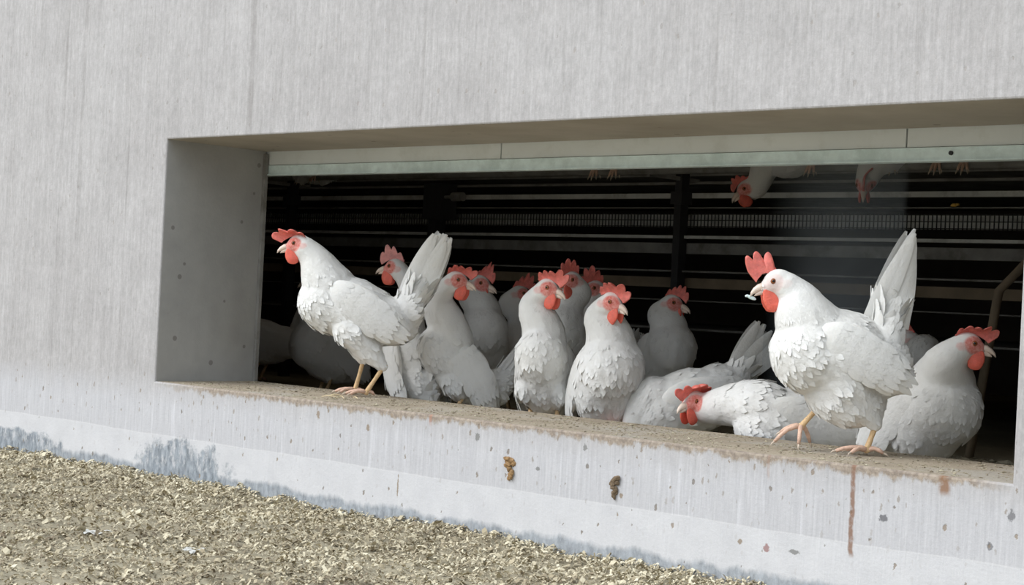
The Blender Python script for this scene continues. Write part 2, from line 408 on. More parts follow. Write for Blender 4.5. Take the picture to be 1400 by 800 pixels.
def crumbs(name, n, xr, yr, z, size, seed, mat, label, cat):
    rng = np.random.default_rng(seed); V = []; F = []
    while len(F) < n*8:
        x = rng.uniform(*xr); y = rng.uniform(*yr)
        if noise.noise(Vector((x*7, y*7, seed))) < -.02 and rng.random() > .3: continue
        s = rng.lognormal(math.log(size), .5); s = min(s, size*3); k = len(V)
        a = rng.uniform(0, 6.28); ca, sa = math.cos(a), math.sin(a)
        for dx, dy, dz in ((1,0,0),(-1,0,0),(0,1,0),(0,-1,0),(0,0,1),(0,0,-1)):
            ex = dx*s*rng.uniform(.7, 1.8); ey = dy*s*rng.uniform(.4, .9); ez = dz*s*rng.uniform(.25, .6)
            V.append((x+ex*ca-ey*sa, y+ex*sa+ey*ca, z+s*.2+ez))
        for f in ((0,2,4),(2,1,4),(1,3,4),(3,0,4),(2,0,5),(1,2,5),(3,1,5),(0,3,5)): F.append(tuple(k+i for i in f))
    o = link(name, pyd(name, V, F), mat); return tag(o, label, cat, kind='stuff')
crumbs('sill_crumbs', 5200, (.03, 2.45), (.012, .335), 0.0, .0016, 3, litter_mat('sill_crumb_litter', .75, True), 'fine crumbs of litter and dirt scattered along the concrete sill', 'crumbs')
crumbs('barn_litter', 6000, (-.3, 2.9), (.37, 1.3), FZ, .006, 4, litter_mat('barn_crumb_litter', .6, True), 'trodden brown litter crumbs on the barn floor behind the sill', 'litter')

# ------------------------------------------------------------------ shutter housing above the opening
def empty(name, loc, label, cat, group=None):
    o = bpy.data.objects.new(name, None); COL.objects.link(o); o.location = loc; o.empty_display_size = .05
    bpy.context.view_layer.update(); return tag(o, label, cat, group)
fr = empty('shutter_board', (1.2, D+.012, .60), 'long white board with a metal bottom strip hanging under the soffit', 'shutter')
for a, c in ((-.02, .917), (.921, 2.046), (2.050, 3.2)):
    b = MB(); b.box((a, D+.003, .6215), (c, D+.022, .84)); b.obj('panel', M['board'], fr)
b = MB()
b.box((-.02, D+.001, .593), (3.2, D+.024, .6195)); b.box((-.02, D-.004, .5915), (3.2, D+.026, .5945)); b.box((-.02, D-.001, .6165), (3.2, D+.023, .6200))
b.obj('bottom_strip', M['strip'], fr)
for x in (2.15,):
    b = MB(); b.tube([(x, D-.003, .6075), (x, D+.004, .6075)], .0045 if x > 2 else .002, 14); b.obj('bolt', M['dark'], fr)
b = MB(); b.box((.001, D-.012, .0), (.012, D-.001, .652)); tag(b.obj('trim_1', M['galvd']), kind='structure')

# added panel whose pale tint paints a column of reflected light
N = NT('painted_reflection_haze')
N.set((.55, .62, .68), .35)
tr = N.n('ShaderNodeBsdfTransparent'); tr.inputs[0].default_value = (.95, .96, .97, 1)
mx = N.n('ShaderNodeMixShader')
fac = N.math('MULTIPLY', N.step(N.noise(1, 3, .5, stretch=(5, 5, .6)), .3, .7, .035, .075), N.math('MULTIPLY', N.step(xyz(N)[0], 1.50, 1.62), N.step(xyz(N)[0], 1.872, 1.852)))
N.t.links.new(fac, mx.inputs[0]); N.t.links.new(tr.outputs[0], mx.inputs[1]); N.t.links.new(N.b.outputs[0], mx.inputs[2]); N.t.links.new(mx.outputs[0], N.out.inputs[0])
b = MB(); b.box((1.50, .685, FZ+.03), (1.87, .688, .72)); b.obj('x', N.m).name = 'reflection_haze_panel'
tag(bpy.data.objects['reflection_haze_panel'], 'added pale panel painting a reflection haze inside the opening behind the striding hen', 'plastic sheet')
b = MB(); b.box((1.49, .680, .715), (1.88, .693, .735)); b.obj('haze_panel_top', M['galvd'], bpy.data.objects['reflection_haze_panel'])  # added top bar carrying the haze panel

# ------------------------------------------------------------------ aviary tiers
rk = empty('aviary_rack', (.8, 1.7, FZ), 'tiered steel aviary rack with rails and wire band in the dark barn', 'aviary rack')
X0, X1 = -2.6, 4.2
def rail(z, r, mat, y=1.6, name='rail', sq=True, x0=X0, x1=X1, dpt=.02):
    b = MB()
    if sq: b.box((x0, y, z-r), (x1, y+dpt, z+r))
    else: b.tube([(x0, y, z), (x1, y, z)], r, 12)
    return b.obj(name, mat, rk)
rail(.631, .008, M['galv']); rail(.592, .0022, M['galvd'], sq=False); rail(.553, .020, M['galv'], y=1.63, name='band_panel')
rail(.4975, .0048, M['galv'], y=1.58); rail(.462, .017, M['galvd'], y=1.6); rail(.388, .003, M['galvd'], y=1.58, sq=False)
rail(.352, .016, M['wood'], y=1.62, name='timber_rail'); rail(.295, .0022, M['galvd'], sq=False); rail(.675, .004, M['galvd'], y=1.64)
b = MB()
x = X0
while x < X1:
    b.box((x, 1.606, .530), (x+.0028, 1.609, .576)); x += .0135
for z in (.5335, .553, .5725): b.box((X0, 1.609, z-.0012), (X1, 1.6115, z+.0012))
b.obj('wire_band', M['dark'], rk)
for x, zz0, zz1 in ((.571, FZ, 1.6), (-1.35, FZ, 1.6), (2.9, FZ, 1.6)):
    b = MB(); b.box((x-.013, 1.555, zz0), (x+.013, 1.595, zz1)); b.box((x-.022, 1.545, .60), (x+.022, 1.60, .64)); b.obj('post', M['dark'], rk)
b = MB(); b.box((X0, 1.66, .700), (X1, 3.2, .706)); b.obj('upper_deck', M['galvd'], rk)
b = MB(); b.box((X0, 1.66, .20), (X1, 3.2, .206)); b.obj('lower_deck', M['galvd'], rk)
b = MB(); b.tube([(X0, 1.4, .692), (X1, 1.4, .692)], .011, 12); b.obj('perch', M['galvd'], rk)
for x in (-1.35, .571, 2.9):
    b = MB(); b.box((x-.006, 1.395, .676), (x+.006, 1.66, .688)); b.obj('perch_bracket', M['galvd'], rk)
mo = empty('drive_box', (-.49, 1.50, .50), 'small black drive box on the rails above the left hen', 'drive box')
b = MB(); b.box((-.53, 1.50, .545), (-.44, 1.58, .675)); b.obj('housing', M['dark'], mo)
b = MB(); b.tube([(-.39, 1.51, .625), (-.34, 1.51, .625)], .016, 14); b.tube([(-.44, 1.52, .625), (-.39, 1.52, .625)], .006, 10); b.obj('coupling', M['galvd'], mo)
b = MB(); b.box((-.51, 1.51, .47), (-.47, 1.56, .545)); b.obj('bracket', M['dark'], mo)
b = MB(); b.tube([(1.74, 1.30, FZ), (1.80, 1.30, .355), (1.89, 1.30, .45)], .012, 10); b.tube([(1.89, 1.30, .45), (2.1, 1.35, .62)], .012, 10)
tag(b.obj('ramp_pole', M['wood'], smooth=True), 'slanting timber ramp pole in the dark at the right end', 'pole')
b = MB(); b.ball((1.515, 1.585, .5985), (.009, .006, .005)); b.ball((1.525, 1.585, .600), (.006, .005, .004)); b.ball((1.508, 1.586, .597), (.005, .004, .003))
tag(b.obj('yellow_scrap', M['yolk'], smooth=True), 'tiny yellow scrap stuck on a rack wire at upper right', 'scrap')

# ------------------------------------------------------------------ dried droppings on the wall
def dropping(x, z, h, w, mat, label, seed):
    rng = random.Random(seed); b = MB()
    for i in range(15):
        t = i/14; b.ball((x+rng.uniform(-.5, .5)*w*(1.05-t*.75), -rng.uniform(.0, .005), z+h*(.5-t)), (rng.uniform(.22, .42)*w*(1.1-t*.6), .0045, rng.uniform(.10, .18)*h), nu=9, nv=6)
    me = b.mesh('dried_dropping')
    for v in me.vertices:
        v.co += Vector(noise.noise_vector(v.co*160))*.0018
        if v.co.y > -.0002: v.co.y = -.0002
    tag(link('dried_dropping', me, mat), label, 'dropping')
dropping(1.322, -.097, .042, .026, M['drop'], 'light brown dried dropping on the wall below the sill, left of two', 1)
dropping(1.612, -.103, .040, .022, M['dropd'], 'dark brown dried dropping on the wall below the sill, right of two', 2)

# ================================================================== hens
HEAD0 = 312.4   # world angle that looks at the camera
def fdir(va): a = R(HEAD0-va); return Vector((math.cos(a), math.sin(a), 0))

def bez(a, b, c, d, t): return a*(1-t)**3+b*3*t*(1-t)**2+c*3*t*t*(1-t)+d*t**3

def frame(fwd, pitch):
    """x forward raised by pitch, y left, z up: 3x3"""
    l = Vector((0, 0, 1)).cross(fwd).normalized()
    x = (fwd*math.cos(R(pitch))+Vector((0, 0, 1))*math.sin(R(pitch))).normalized(); z = x.cross(l)
    return Matrix((x, l, z)).transposed()

LN = []
def leaf(V, F, p, d, nrm, ln, wd, lift=.1, bend=.0, rows=4, camber=.12):
    s = nrm.cross(d).normalized(); k = len(V)
    for i in range(rows+1):
        t = i/rows; w = wd*.5*(math.sin(math.pi*min(1, .18+t*.80))**.6 if t < 1 else .18)
        c = p+d*(ln*t)+nrm*(ln*(lift*t+bend*t*t))
        V.append(c-s*w-nrm*w*camber); V.append(c+nrm*wd*.04); V.append(c+s*w-nrm*w*camber)
        for q in (-.16, 0, .16): LN.append(tuple((nrm+s*q-d*.16*(t-.4)*2).normalized()))
    for i in range(rows):
        a = k+i*3; F.append((a+3, a+4, a+1, a)); F.append((a+4, a+5, a+2, a+1))

def remeshed(b, vox, it):
    me = b.mesh('t'); o = bpy.data.objects.new('t', me); COL.objects.link(o)
    r = o.modifiers.new('r', 'REMESH'); r.mode = 'VOXEL'; r.voxel_size = vox; r.use_smooth_shade = True
    s = o.modifiers.new('s', 'SMOOTH'); s.iterations = it; s.factor = .6
    dg = bpy.context.evaluated_depsgraph_get(); dg.update()
    out = bpy.data.meshes.new_from_object(o.evaluated_get(dg)); bpy.data.objects.remove(o); bpy.data.meshes.remove(me)
    return out

def comb_mesh(hc, HM, Hc=.040, lobes=5, flop=60, side=1, lean=15, length=.055, start=.034, f0=.25, thick=.0028, rise=0.0):
    nS, nT = 46, 9; pts = []
    for i in range(nS+1):
        s = i/nS
        bx = start-length*s; bz = -.001+.0205*math.sin(math.pi*min(1, .15+.72*s))+rise*s
        env = (math.sin(math.pi*(.10+.83*s))**.6)
        ser = abs(math.sin(math.pi*lobes*s+.35))
        h = (Hc*(.62+.12*math.sin(7*s+Hc*900))+.006)*env*(.60+.40*ser**.8)*1.25
        fl = R(flop)*min(1, max(0, (s-f0)/.35))+R(4)
        ln = R(lean*(1-s)-18*s)
        row = []; y, z = 0.0, 0.0
        for j in range(nT+1):
            t = j/nT
            if j: a = fl*(t**.7); y += math.sin(a)*h/nT; z += math.cos(a)*h/nT
            fx = math.tan(ln)*h*t+math.sin(s*19+t*2)*.0006
            row.append((Vector((bx+fx, side*y+math.sin(s*9)*.0016*t, bz+z)), thick*(1.25-t*.85)))
        pts.append(row)
    V = []; F = []
    for sgn in (1, -1):
        for i in range(nS+1):
            for j in range(nT+1):
                p, th = pts[i][j]; q = pts[i][min(j+1, nT)][0]-pts[i][max(j-1, 0)][0]
                nn = Vector((0, q.z, -q.y)).normalized()*.9; V.append(hc+HM @ (p+nn*th*sgn))
    o = (nS+1)*(nT+1)
    def id_(s, i, j): return s*o+i*(nT+1)+j
    for i in range(nS):
        for j in range(nT):
            F.append((id_(0,i,j), id_(0,i+1,j), id_(0,i+1,j+1), id_(0,i,j+1))); F.append((id_(1,i,j+1), id_(1,i+1,j+1), id_(1,i+1,j), id_(1,i,j)))
        F.append((id_(0,i,nT), id_(0,i+1,nT), id_(1,i+1,nT), id_(1,i,nT)))
    for j in range(nT):
        F.append((id_(0,0,j), id_(0,0,j+1), id_(1,0,j+1), id_(1,0,j))); F.append((id_(0,nS,j+1), id_(0,nS,j), id_(1,nS,j), id_(1,nS,j+1)))
    return pyd('comb', V, F)

def leg_obj(hock, ankle, toes, back, root, r=.0056, up_=None):
    """toes: list of tip points"""
    b = MB(); hock = Vector(hock); ankle = Vector(ankle)
    m_ = hock.lerp(ankle, .5)
    b.tube([hock+(hock-ankle)*.12, hock, hock.lerp(ankle, .12), m_, hock.lerp(ankle, .9), ankle], [r*1.3, r*1.35, r*1.05, r*.92, r*1.1, r*1.05], 12)
    b.ball(ankle, (r*1.25,)*3)
    CL = []
    for tip in toes+[back]:
        c = MB(); CL.append(c)
        tip = Vector(tip); v = tip-ankle; P = []; rad = []
        for t in (0, .22, .45, .68, .88):
            p = ankle+v*t; p.z += .006*math.sin(math.pi*min(1, t*1.1)) * (1 if ankle.z-tip.z < .02 else 1.6)
            P.append(p); rad.append(r*(.95-.42*t)*(1.12 if t in (.22, .68) else 1))
        b.tube(P, rad, 10, mi=1)
        e = P[-1]; dd = (tip-e).normalized()
        c.tube([e-dd*.002, e+dd*.006, e+dd*.011+Vector((0, 0, -.003))], [r*.42, r*.33, r*.06], 8)
    o = b.obj('leg', [M['leg'], M['toe']], root, True)
    for c in CL: c.obj('claw', M['claw'], o, True)
    return o

def make_hen(label, bc, va, pitch, hc, hva, hp=-12, floor=0.0, tail=(60, .14, .035, 12), comb={}, fine=1, legs='std', name='hen', group='white hens in the opening', size=1.0,
             fat=1.0, neck=(.058, .027), tailyaw=0, face=1.0, pale=False, wing=1.0, wat=1.0, tfan=26, roll=0, kneck=(.06, .06), blen=1.0, baseup=0.0, tailx=0.0, tilt=0, belly=0.0, tspread=.045, tgrad=0.0):
    rng = np.random.default_rng(abs(hash(round(bc[0]*1000)+round(bc[1]*777))) % 99991)
    bc = Vector(bc); hc = Vector(hc)
    fwd = fdir(va); B = frame(fwd, pitch); F0 = frame(fwd, 0); HM = frame(fdir(hva), hp)
    if tilt: HM = HM @ Matrix.Rotation(R(tilt), 3, 'X')
    HS = 1.18; HM = HM*HS
    root = empty(name, (bc.x, bc.y, floor), label, 'hen', group)
    P = lambda x, y, z: bc+B @ Vector((x, y, z))*size
    s = size; b = MB(); f = fat
    b.ball(P(0, 0, 0), (.125*s*blen, .080*s*f, .084*s*f), B, 24, 16)
    b.ball(P(.062*blen, 0, -.008), (.082*s, .074*s*f, .078*s*f), B, 24, 16)
    b.ball(P(-.078*blen, 0, .014), (.082*s, .060*s*f, .062*s*f), B, 20, 14)
    if belly: b.ball(P(-.045*blen, 0, -.045-belly), (.085*s, .062*s*f, .062*s), B, 20, 14)
    # tail root
    td = (-(frame(fdir(va+tailyaw), 0) @ Vector((1, 0, 0)))*math.cos(R(tail[0]))+Vector((0, 0, 1))*math.sin(R(tail[0]))).normalized()
    tb = P(-.115*blen+tailx, 0, .022+baseup)
    for i in range(7):
        t = i/6; r_ = (.050*(1-t)+.021*t)*s; b.ball(tb+td*(.085*s*t-.01), (r_, r_*.72, r_), None, 14, 10)
    # neck
    sh = P(.078*blen, 0, .026); n0, n1 = neck
    hb = hc-HM @ Vector((.012, 0, .012))
    c1 = sh+(B @ Vector((1, 0, .55))).normalized()*kneck[0]; c2 = hb+Vector((0, 0, -1))*kneck[1]*.75-HM @ Vector((kneck[1]*.65, 0, 0))
    NK = [bez(sh, c1, c2, hb, i/15) for i in range(16)]
    for i, p in enumerate(NK):
        t = i/15; r_ = (n0*(1-t)**1.1+n1*(1-(1-t)**1.1))*s; b.ball(p, (r_,)*3, None, 16, 12)
    # head
    b.ball(hc, (.026, .0205, .0225), HM, 18, 12)
    b.ball(hc+HM @ Vector((.016, 0, -.004)), (.017, .0135, .0145), HM, 16, 10)
    b.ball(hc+HM @ Vector((-.010, 0, -.010)), (.024, .021, .024), HM, 16, 10)
    # thighs
    hocks = []
    for k, sd in enumerate((1, -1)):
        if legs == 'sit': continue
        if legs == 'std':
            an = bc+F0 @ Vector((.012+.012*sd, .038*sd, 0)); an.z = floor+.010; hk = an+F0 @ Vector((-.030, 0, .075))
            tips = [an+F0 @ Matrix.Rotation(R(a), 3, 'Z') @ Vector((l, 0, -.006)) for a, l in ((32, .045), (0, .055), (-32, .045))]
            bk = an+F0 @ Vector((-.028, 0, -.005))
        else:
            q = legs[k]; o = Vector((bc.x, bc.y, floor)); o2 = Vector(q['o']) if 'o' in q else o
            T = lambda v: o2+F0 @ Vector(v)
            hk, an, tips, bk = T(q['hock']), T(q['ankle']), [T(v) for v in q['toes']], T(q['back'])
        hip = P(-.015, .040*sd, -.040)
        for i in range(8):
            t = i/7; p = hip.lerp(hk, t); r0 = .036 if legs == 'std' else .050; r_ = r0*(1-t)**.9+.0125*(1-(1-t)**.9); b.ball(p, (r_*1.02, r_*.85, r_), F0, 14, 10)
        hocks.append((hk, an, tips, bk))
    vox = (.0042, .006, .009)[2-fine] if fine < 3 else .0036
    me = remeshed(b, vox, (7, 7, 4)[2-fine] if fine < 3 else 8)
    # skin mask on the face
    co = np.empty(len(me.vertices)*3); me.vertices.foreach_get('co', co); co = co.reshape(-1, 3)
    HI = np.array(HM.transposed())/HS**2; loc = (co-np.array(hc)) @ HI.T
    e = ((loc[:, 0]-.014)/.021)**2+((np.abs(loc[:, 1])-.016)/.017)**2+((loc[:, 2]-.001)/.0165)**2
    e2 = ((loc[:, 0]+.010)/.011)**2+((np.abs(loc[:, 1])-.019)/.010)**2+((loc[:, 2]+.006)/.008)**2
    skin = np.maximum(np.clip((1.25-e)/.45, 0, 1), np.clip((1.2-e2)/.5, 0, 1)*.45)*face
    # soft lumps of plumage
    mat_h = loc[:, 0]
    nv = len(co)
    nrm = np.empty(nv*3); me.vertices.foreach_get('normal', nrm); nrm = nrm.reshape(-1, 3)
    dh = np.linalg.norm(co-np.array(hc), axis=1)
    if fine >= 1:
        amp = np.clip((dh-.04)/.08, 0, 1)*.0026
        dsp = np.array([noise.noise(Vector(p)*24)+.6*noise.noise(Vector(p)*55) for p in co])
        co = co+nrm*(amp*dsp)[:, None]
        me.vertices.foreach_set('co', co.reshape(-1)); me.update()
    # feathers: flow from the head along the neck to the tail
    V = []; F = []; LN.clear()
    cnt = {0: 0, 1: 800, 2: 2800, 3: 4200}[fine]
    chain = [hc]+NK[::-1]+[P(.03, 0, .02), P(-.05, 0, .02), tb, tb+td*.08]
    CH = np.array([tuple(p) for p in chain]); mids = (CH[1:]+CH[:-1])/2; tans = CH[1:]-CH[:-1]; tans /= np.linalg.norm(tans, axis=1)[:, None]+1e-9
    if cnt:
        me.calc_loop_triangles(); tri = np.array([t.vertices[:] for t in me.loop_triangles])
        A, Bq, Cq = co[tri[:, 0]], co[tri[:, 1]], co[tri[:, 2]]
        ar = np.linalg.norm(np.cross(Bq-A, Cq-A), axis=1)
        cen = (A+Bq+Cq)/3; dcen = np.linalg.norm(cen-np.array(hc), axis=1)
        wgt = ar*np.where(dcen < .13, 3.2, 1.0); wgt /= wgt.sum()
        pick = rng.choice(len(tri), cnt, p=wgt)
        hkp = [np.array(h[0]) for h in hocks]
        for ti in pick:
            u, v = rng.random(2)
            if u+v > 1: u, v = 1-u, 1-v
            p = A[ti]+(Bq[ti]-A[ti])*u+(Cq[ti]-A[ti])*v
            n_ = np.cross(Bq[ti]-A[ti], Cq[ti]-A[ti]); n_ /= np.linalg.norm(n_)+1e-12
            if skin[tri[ti, 0]] > .15: continue
            dd = np.linalg.norm(p-np.array(hc))
            if dd < .034: continue
            j = np.argmin(((mids-p)**2).sum(1)); w = 1/(((mids-p)**2).sum(1)+2e-4); w[:max(0, j-3)] = 0; w[j+4:] = 0
            t_ = (tans*w[:, None]).sum(0); t_ /= np.linalg.norm(t_)
            if hkp:
                dk = min(np.linalg.norm(p-h) for h in hkp)
                if dk < .02: continue
                if dk < .10: t_ = t_+np.array([0, 0, -1.2])*(1-dk/.10)
            if p[2] < bc.z-.03: t_ = t_+np.array([0, 0, -.5])
            t_ = t_+rng.normal(0, .10, 3)
            t_ -= n_*t_.dot(n_); q = np.linalg.norm(t_)
            if q < 1e-3: continue
            t_ /= q
            sz = .010+.013*min(1, max(0, (dd-.05)/.16)); sz *= rng.uniform(.8, 1.25)
            wd = sz*(.42 if dd < .12 else .62)
            leaf(V, F, Vector(p)-Vector(n_)*(.0003 if dd < .13 else .0006), Vector(t_), Vector(n_), sz, wd, lift=rng.uniform(.04, .07), bend=-.125, rows=3, camber=.06)
    if V:
        bv = [tuple(c) for c in co]; nb = len(bv); faces = [tuple(p.vertices) for p in me.polygons]+[tuple(i+nb for i in f_) for f_ in F]
        me2 = pyd('body', bv+V, faces); sk = np.concatenate([skin, np.zeros(len(V))]); 
        me2.polygons.foreach_set('use_smooth', [True]*len(me2.polygons))
        vn = np.empty((len(bv)+len(V))*3); me2.vertices.foreach_get('normal', vn); vn = vn.reshape(-1, 3); vn[nb:] = np.array(LN)
        me2.normals_split_custom_set_from_vertices([tuple(q) for q in vn]); bpy.data.meshes.remove(me); me = me2
    else: sk = skin
    at_ = me.attributes.new('skin', 'FLOAT', 'POINT'); at_.data.foreach_set('value', sk.astype(np.float32))
    me.name = 'body'; link('body', me, M['feather'], root, True)
    # wings
    if wing:
        for sd in (1, -1):
            WM = B @ Matrix.Rotation(R(-6), 3, 'Y') @ Matrix.Rotation(R(-7*sd), 3, 'Z')
            wc = P(-.010*blen, .066*f*sd, .016)
            wb = MB(); wb.ball(wc, (.098*s*wing*blen, .020*s, .050*s), WM, 24, 14)
            wm = wb.mesh('wing'); V = [v.co.copy() for v in wm.vertices]; F = [tuple(p.vertices) for p in wm.polygons]; bpy.data.meshes.remove(wm)
            rows_ = [] if fine == 0 else [(-.085, 7, .060, .020), (-.06, 8, .052, .020), (-.03, 8, .040, .020), (.0, 8, .034, .019), (.03, 7, .028, .018), (.055, 6, .024, .016)]
            for xx, n_, ln, wd in rows_:
                for i in range(n_):
                    a = (i+.5)/n_*2-1; zz = .040*a; q = max(.05, 1-(xx/.1)**2-(zz/.052)**2)
                    loc_ = Vector((xx*blen, sd*.0195*math.sqrt(q), zz))
                    nn = Vector((xx/.098**2*.02, sd*math.sqrt(q)*50*.02, zz/.05**2*.02)).normalized()
                    dv = Vector((-1, 0, -.12+.25*a)); dv = (dv-nn*dv.dot(nn)).normalized()
                    leaf(V, F, wc+WM @ (loc_*s), WM @ dv, WM @ nn, ln*s*rng.uniform(.9, 1.1), wd*s, lift=.03, bend=-.07, rows=5, camber=.05)
            wm = pyd('wing', V, F); link('wing', wm, M['feather'], root, True)
    # tail
    V = []; F = []; el, tl, tw, tn = tail
    side_ax = td.cross(Vector((0, 0, 1))).normalized() if abs(td.z) < .99 else F0 @ Vector((0, 1, 0))
    wax = side_ax.cross(td).normalized()
    for i in range(tn):
        t = (i+.5)/tn; sd = 1 if i % 2 else -1; a = (t-.5)*tfan
        d = (td*math.cos(R(a))+wax*math.sin(R(a))+side_ax*sd*(.05+.10*rng.random())).normalized()
        st = tb+td*.03+wax*(t-.5)*tspread*s+side_ax*sd*.007
        nn = (side_ax*sd+wax*.25*(1 if a < 0 else -1)*.3).normalized(); nn = (nn-d*nn.dot(d)).normalized()
        leaf(V, F, st, d, nn, tl*s*rng.uniform(.88, 1.0)*(1-.10*abs(t-.5)-tgrad*t), tw*s, lift=.03, bend=-.05*sd*0-.03, rows=9, camber=.10)
    for i in range(int(tn*2.2)):
        a0 = rng.uniform(0, 2*math.pi); rad_ = .024*s; o_ = wax*math.cos(a0)*rad_*1.5+side_ax*math.sin(a0)*rad_
        d = (td+o_.normalized()*.16).normalized(); nn = o_.normalized(); nn = (nn-d*nn.dot(d)).normalized()
        leaf(V, F, tb+td*rng.uniform(-.01, .045)*s+o_*rng.uniform(.7, 1), d, nn, rng.uniform(.04, .07)*s, .022*s, lift=.05, bend=.02, rows=5)
    link('tail', pyd('tail', V, F), M['feather'], root, True)
    # comb, wattles, beak, eyes
    ck = dict(Hc=.040, lobes=5, flop=60, side=1); ck.update(comb)
    link('comb', comb_mesh(hc, HM, **ck), M['pinkcomb'] if pale else M['comb'], root, True)
    for sd in (1, -1):
        wq = MB(); Wm = HM @ Matrix.Rotation(R(-14*sd), 3, 'X')
        for t in range(6):
            u = t/5; wq.ball(hc+HM @ Vector((.021-.003*u, sd*(.0075+.003*u), -.013-.021*wat*u)), (.0075+.0075*math.sin(math.pi*(.15+.6*u)), .0032, .0085), Wm, 12, 8)
        wm = remeshed(wq, .0017, 3); wm.name = 'wattle'; link('wattle', wm, M['wattle'], root, True)
        ey = MB(); ec = hc+HM @ Vector((.0105, sd*.0172, .0040)); ey.ball(ec, (.0048, .0026, .0048), HM, 14, 10); eo = ey.obj('eye', M['iris'], root, True)
        pu = MB(); pu.ball(ec+HM @ Vector((0, sd*.0015, 0)), (.0027, .0014, .0027), HM, 12, 8); pu.obj('pupil', M['pupil'], eo, True)
    bq = MB(); HP = lambda x, z: hc+HM @ Vector((x, 0, z))
    bq.tube([HP(.024, -.002), HP(.033, -.002), HP(.041, -.0045), HP(.047, -.008), HP(.051, -.013)], [.0092, .0078, .0057, .0033, .0006], 14)
    bq.tube([HP(.024, -.0095), HP(.033, -.010), HP(.040, -.0115), HP(.0445, -.0135)], [.0061, .0051, .0033, .0006], 12)
    bq.obj('beak', M['beak'], root, True)
    for h in hocks: leg_obj(h[0], h[1], h[2], h[3], root)
    return root

# --- two hens standing out on the sill
make_hen('white hen standing at the left of the sill facing left with raised tail', (.530, .236, .220), 90, 22, (.417, .133, .387), 88, -10, 0.0,
         tail=(66, .185, .032, 14), tfan=-3, tspread=.060, baseup=.040, size=1.06, fine=3, neck=(.064, .030), comb=dict(Hc=.032, lobes=4, flop=98, side=1, lean=58, f0=.10, start=.038), fat=.95,
         legs=[dict(o=(.539, .244, 0), hock=(-.073, .035, .080), ankle=(-.032, .035, .012), toes=[(.012, .06, .006), (.028, .035, .006), (.012, .008, .006)], back=(-.055, .03, .006)),
               dict(o=(.539, .244, 0), hock=(-.014, -.035, .090), ankle=(.004, -.035, .012), toes=[(.045, -.012, .006), (.062, -.035, .006), (.045, -.06, .006)], back=(-.024, -.035, .006))])
make_hen('large white hen striding along the right of the sill with upright red comb', (2.014, .184, .190), 86, 20, (1.920, .098, .332), 88, -16, 0.0,
         tail=(77, .190, .030, 16), tfan=-24, tspread=.085, tgrad=-.10, baseup=.045, tailx=.036, belly=.020, fine=3, neck=(.068, .031), fat=1.12, face=.25, comb=dict(Hc=.050, lobes=3, flop=18, side=-1, lean=24, length=.034, start=.036, f0=.3), wat=1.25, blen=.88,
         legs=[dict(o=(2.003, .174, 0), hock=(-.086, .035, .062), ankle=(-.070, .035, .012), toes=[(-.028, .062, .006), (-.002, .030, .006), (-.035, .0, .006)], back=(-.105, .045, .006)),
               dict(o=(2.003, .174, 0), hock=(.012, -.03, .088), ankle=(.046, -.03, .048), toes=[(.108, -.02, .010), (.056, -.004, .008), (.020, -.045, .010)], back=(.088, -.05, .030))])

# --- hens just behind the sill
make_hen('white hen with neck stretched up looking right, half hidden behind the left hen\'s tail', (.632, .530, .080), 74, 50, (.662, .475, .314), -70, -10, FZ,
         tail=(44, .175, .036, 12), tfan=8, baseup=.03, blen=.9, fat=.86, wing=.72, fine=2, neck=(.062, .027), comb=dict(Hc=.031, flop=84, side=-1, lean=42, f0=.08), kneck=(.09, .09))
make_hen('white hen seen from behind, its rear under the left hen\'s raised tail', (.460, .520, .075), 152, 42, (.335, .560, .345), 105, -5, FZ,
         tail=(66, .105, .034, 12), fine=2, pale=True, comb=dict(Hc=.034, lobes=4, flop=15, side=1, lean=20), kneck=(.10, .09))
make_hen('slim white hen upright behind the sill looking right, left of the centre pair', (.968, .500, .085), 14, 52, (1.003, .455, .303), -52, -10, FZ,
         tail=(48, .165, .034, 10), fine=2, neck=(.060, .027), fat=.92, comb=dict(Hc=.036, flop=66, side=-1, lean=42, f0=.1), tailyaw=30, kneck=(.09, .085))
make_hen('broad white hen facing out behind the sill, big red comb folded over', (1.172, .505, .075), -4, 50, (1.212, .455, .276), -42, -14, FZ,
         tail=(45, .12, .034, 10), fine=3, neck=(.066, .029), fat=1.12, comb=dict(Hc=.040, flop=80, side=-1, lean=45, length=.066, f0=.08), kneck=(.085, .08))
make_hen('white hen bent down with tail raised, behind the crouching hen', (1.340, .610, .040), 74, -16, (1.235, .490, -.056), 70, -35, FZ,
         tail=(48, .150, .034, 12), fine=2, comb=dict(Hc=.018, flop=95), legs='sit', kneck=(.04, .03), tfan=34)
make_hen('white hen crouching low against the sill with head turned outward', (1.735, .500, .022), 80, 5, (1.497, .420, .058), 48, -12, FZ,
         tail=(36, .125, .034, 12), fine=3, neck=(.064, .030), comb=dict(Hc=.038, flop=95, side=1, lean=48, length=.066, f0=.08), legs='sit', kneck=(.05, .03), blen=1.15, wing=1.1)
make_hen('white hen at the right end looking right, plump breast', (2.020, .530, .060), -30, 38, (2.136, .482, .226), -78, -8, FZ,
         tail=(40, .12, .034, 10), fine=2, neck=(.074, .030), fat=1.12, comb=dict(Hc=.030, flop=88, side=-1, lean=45, f0=.08), kneck=(.04, .05))

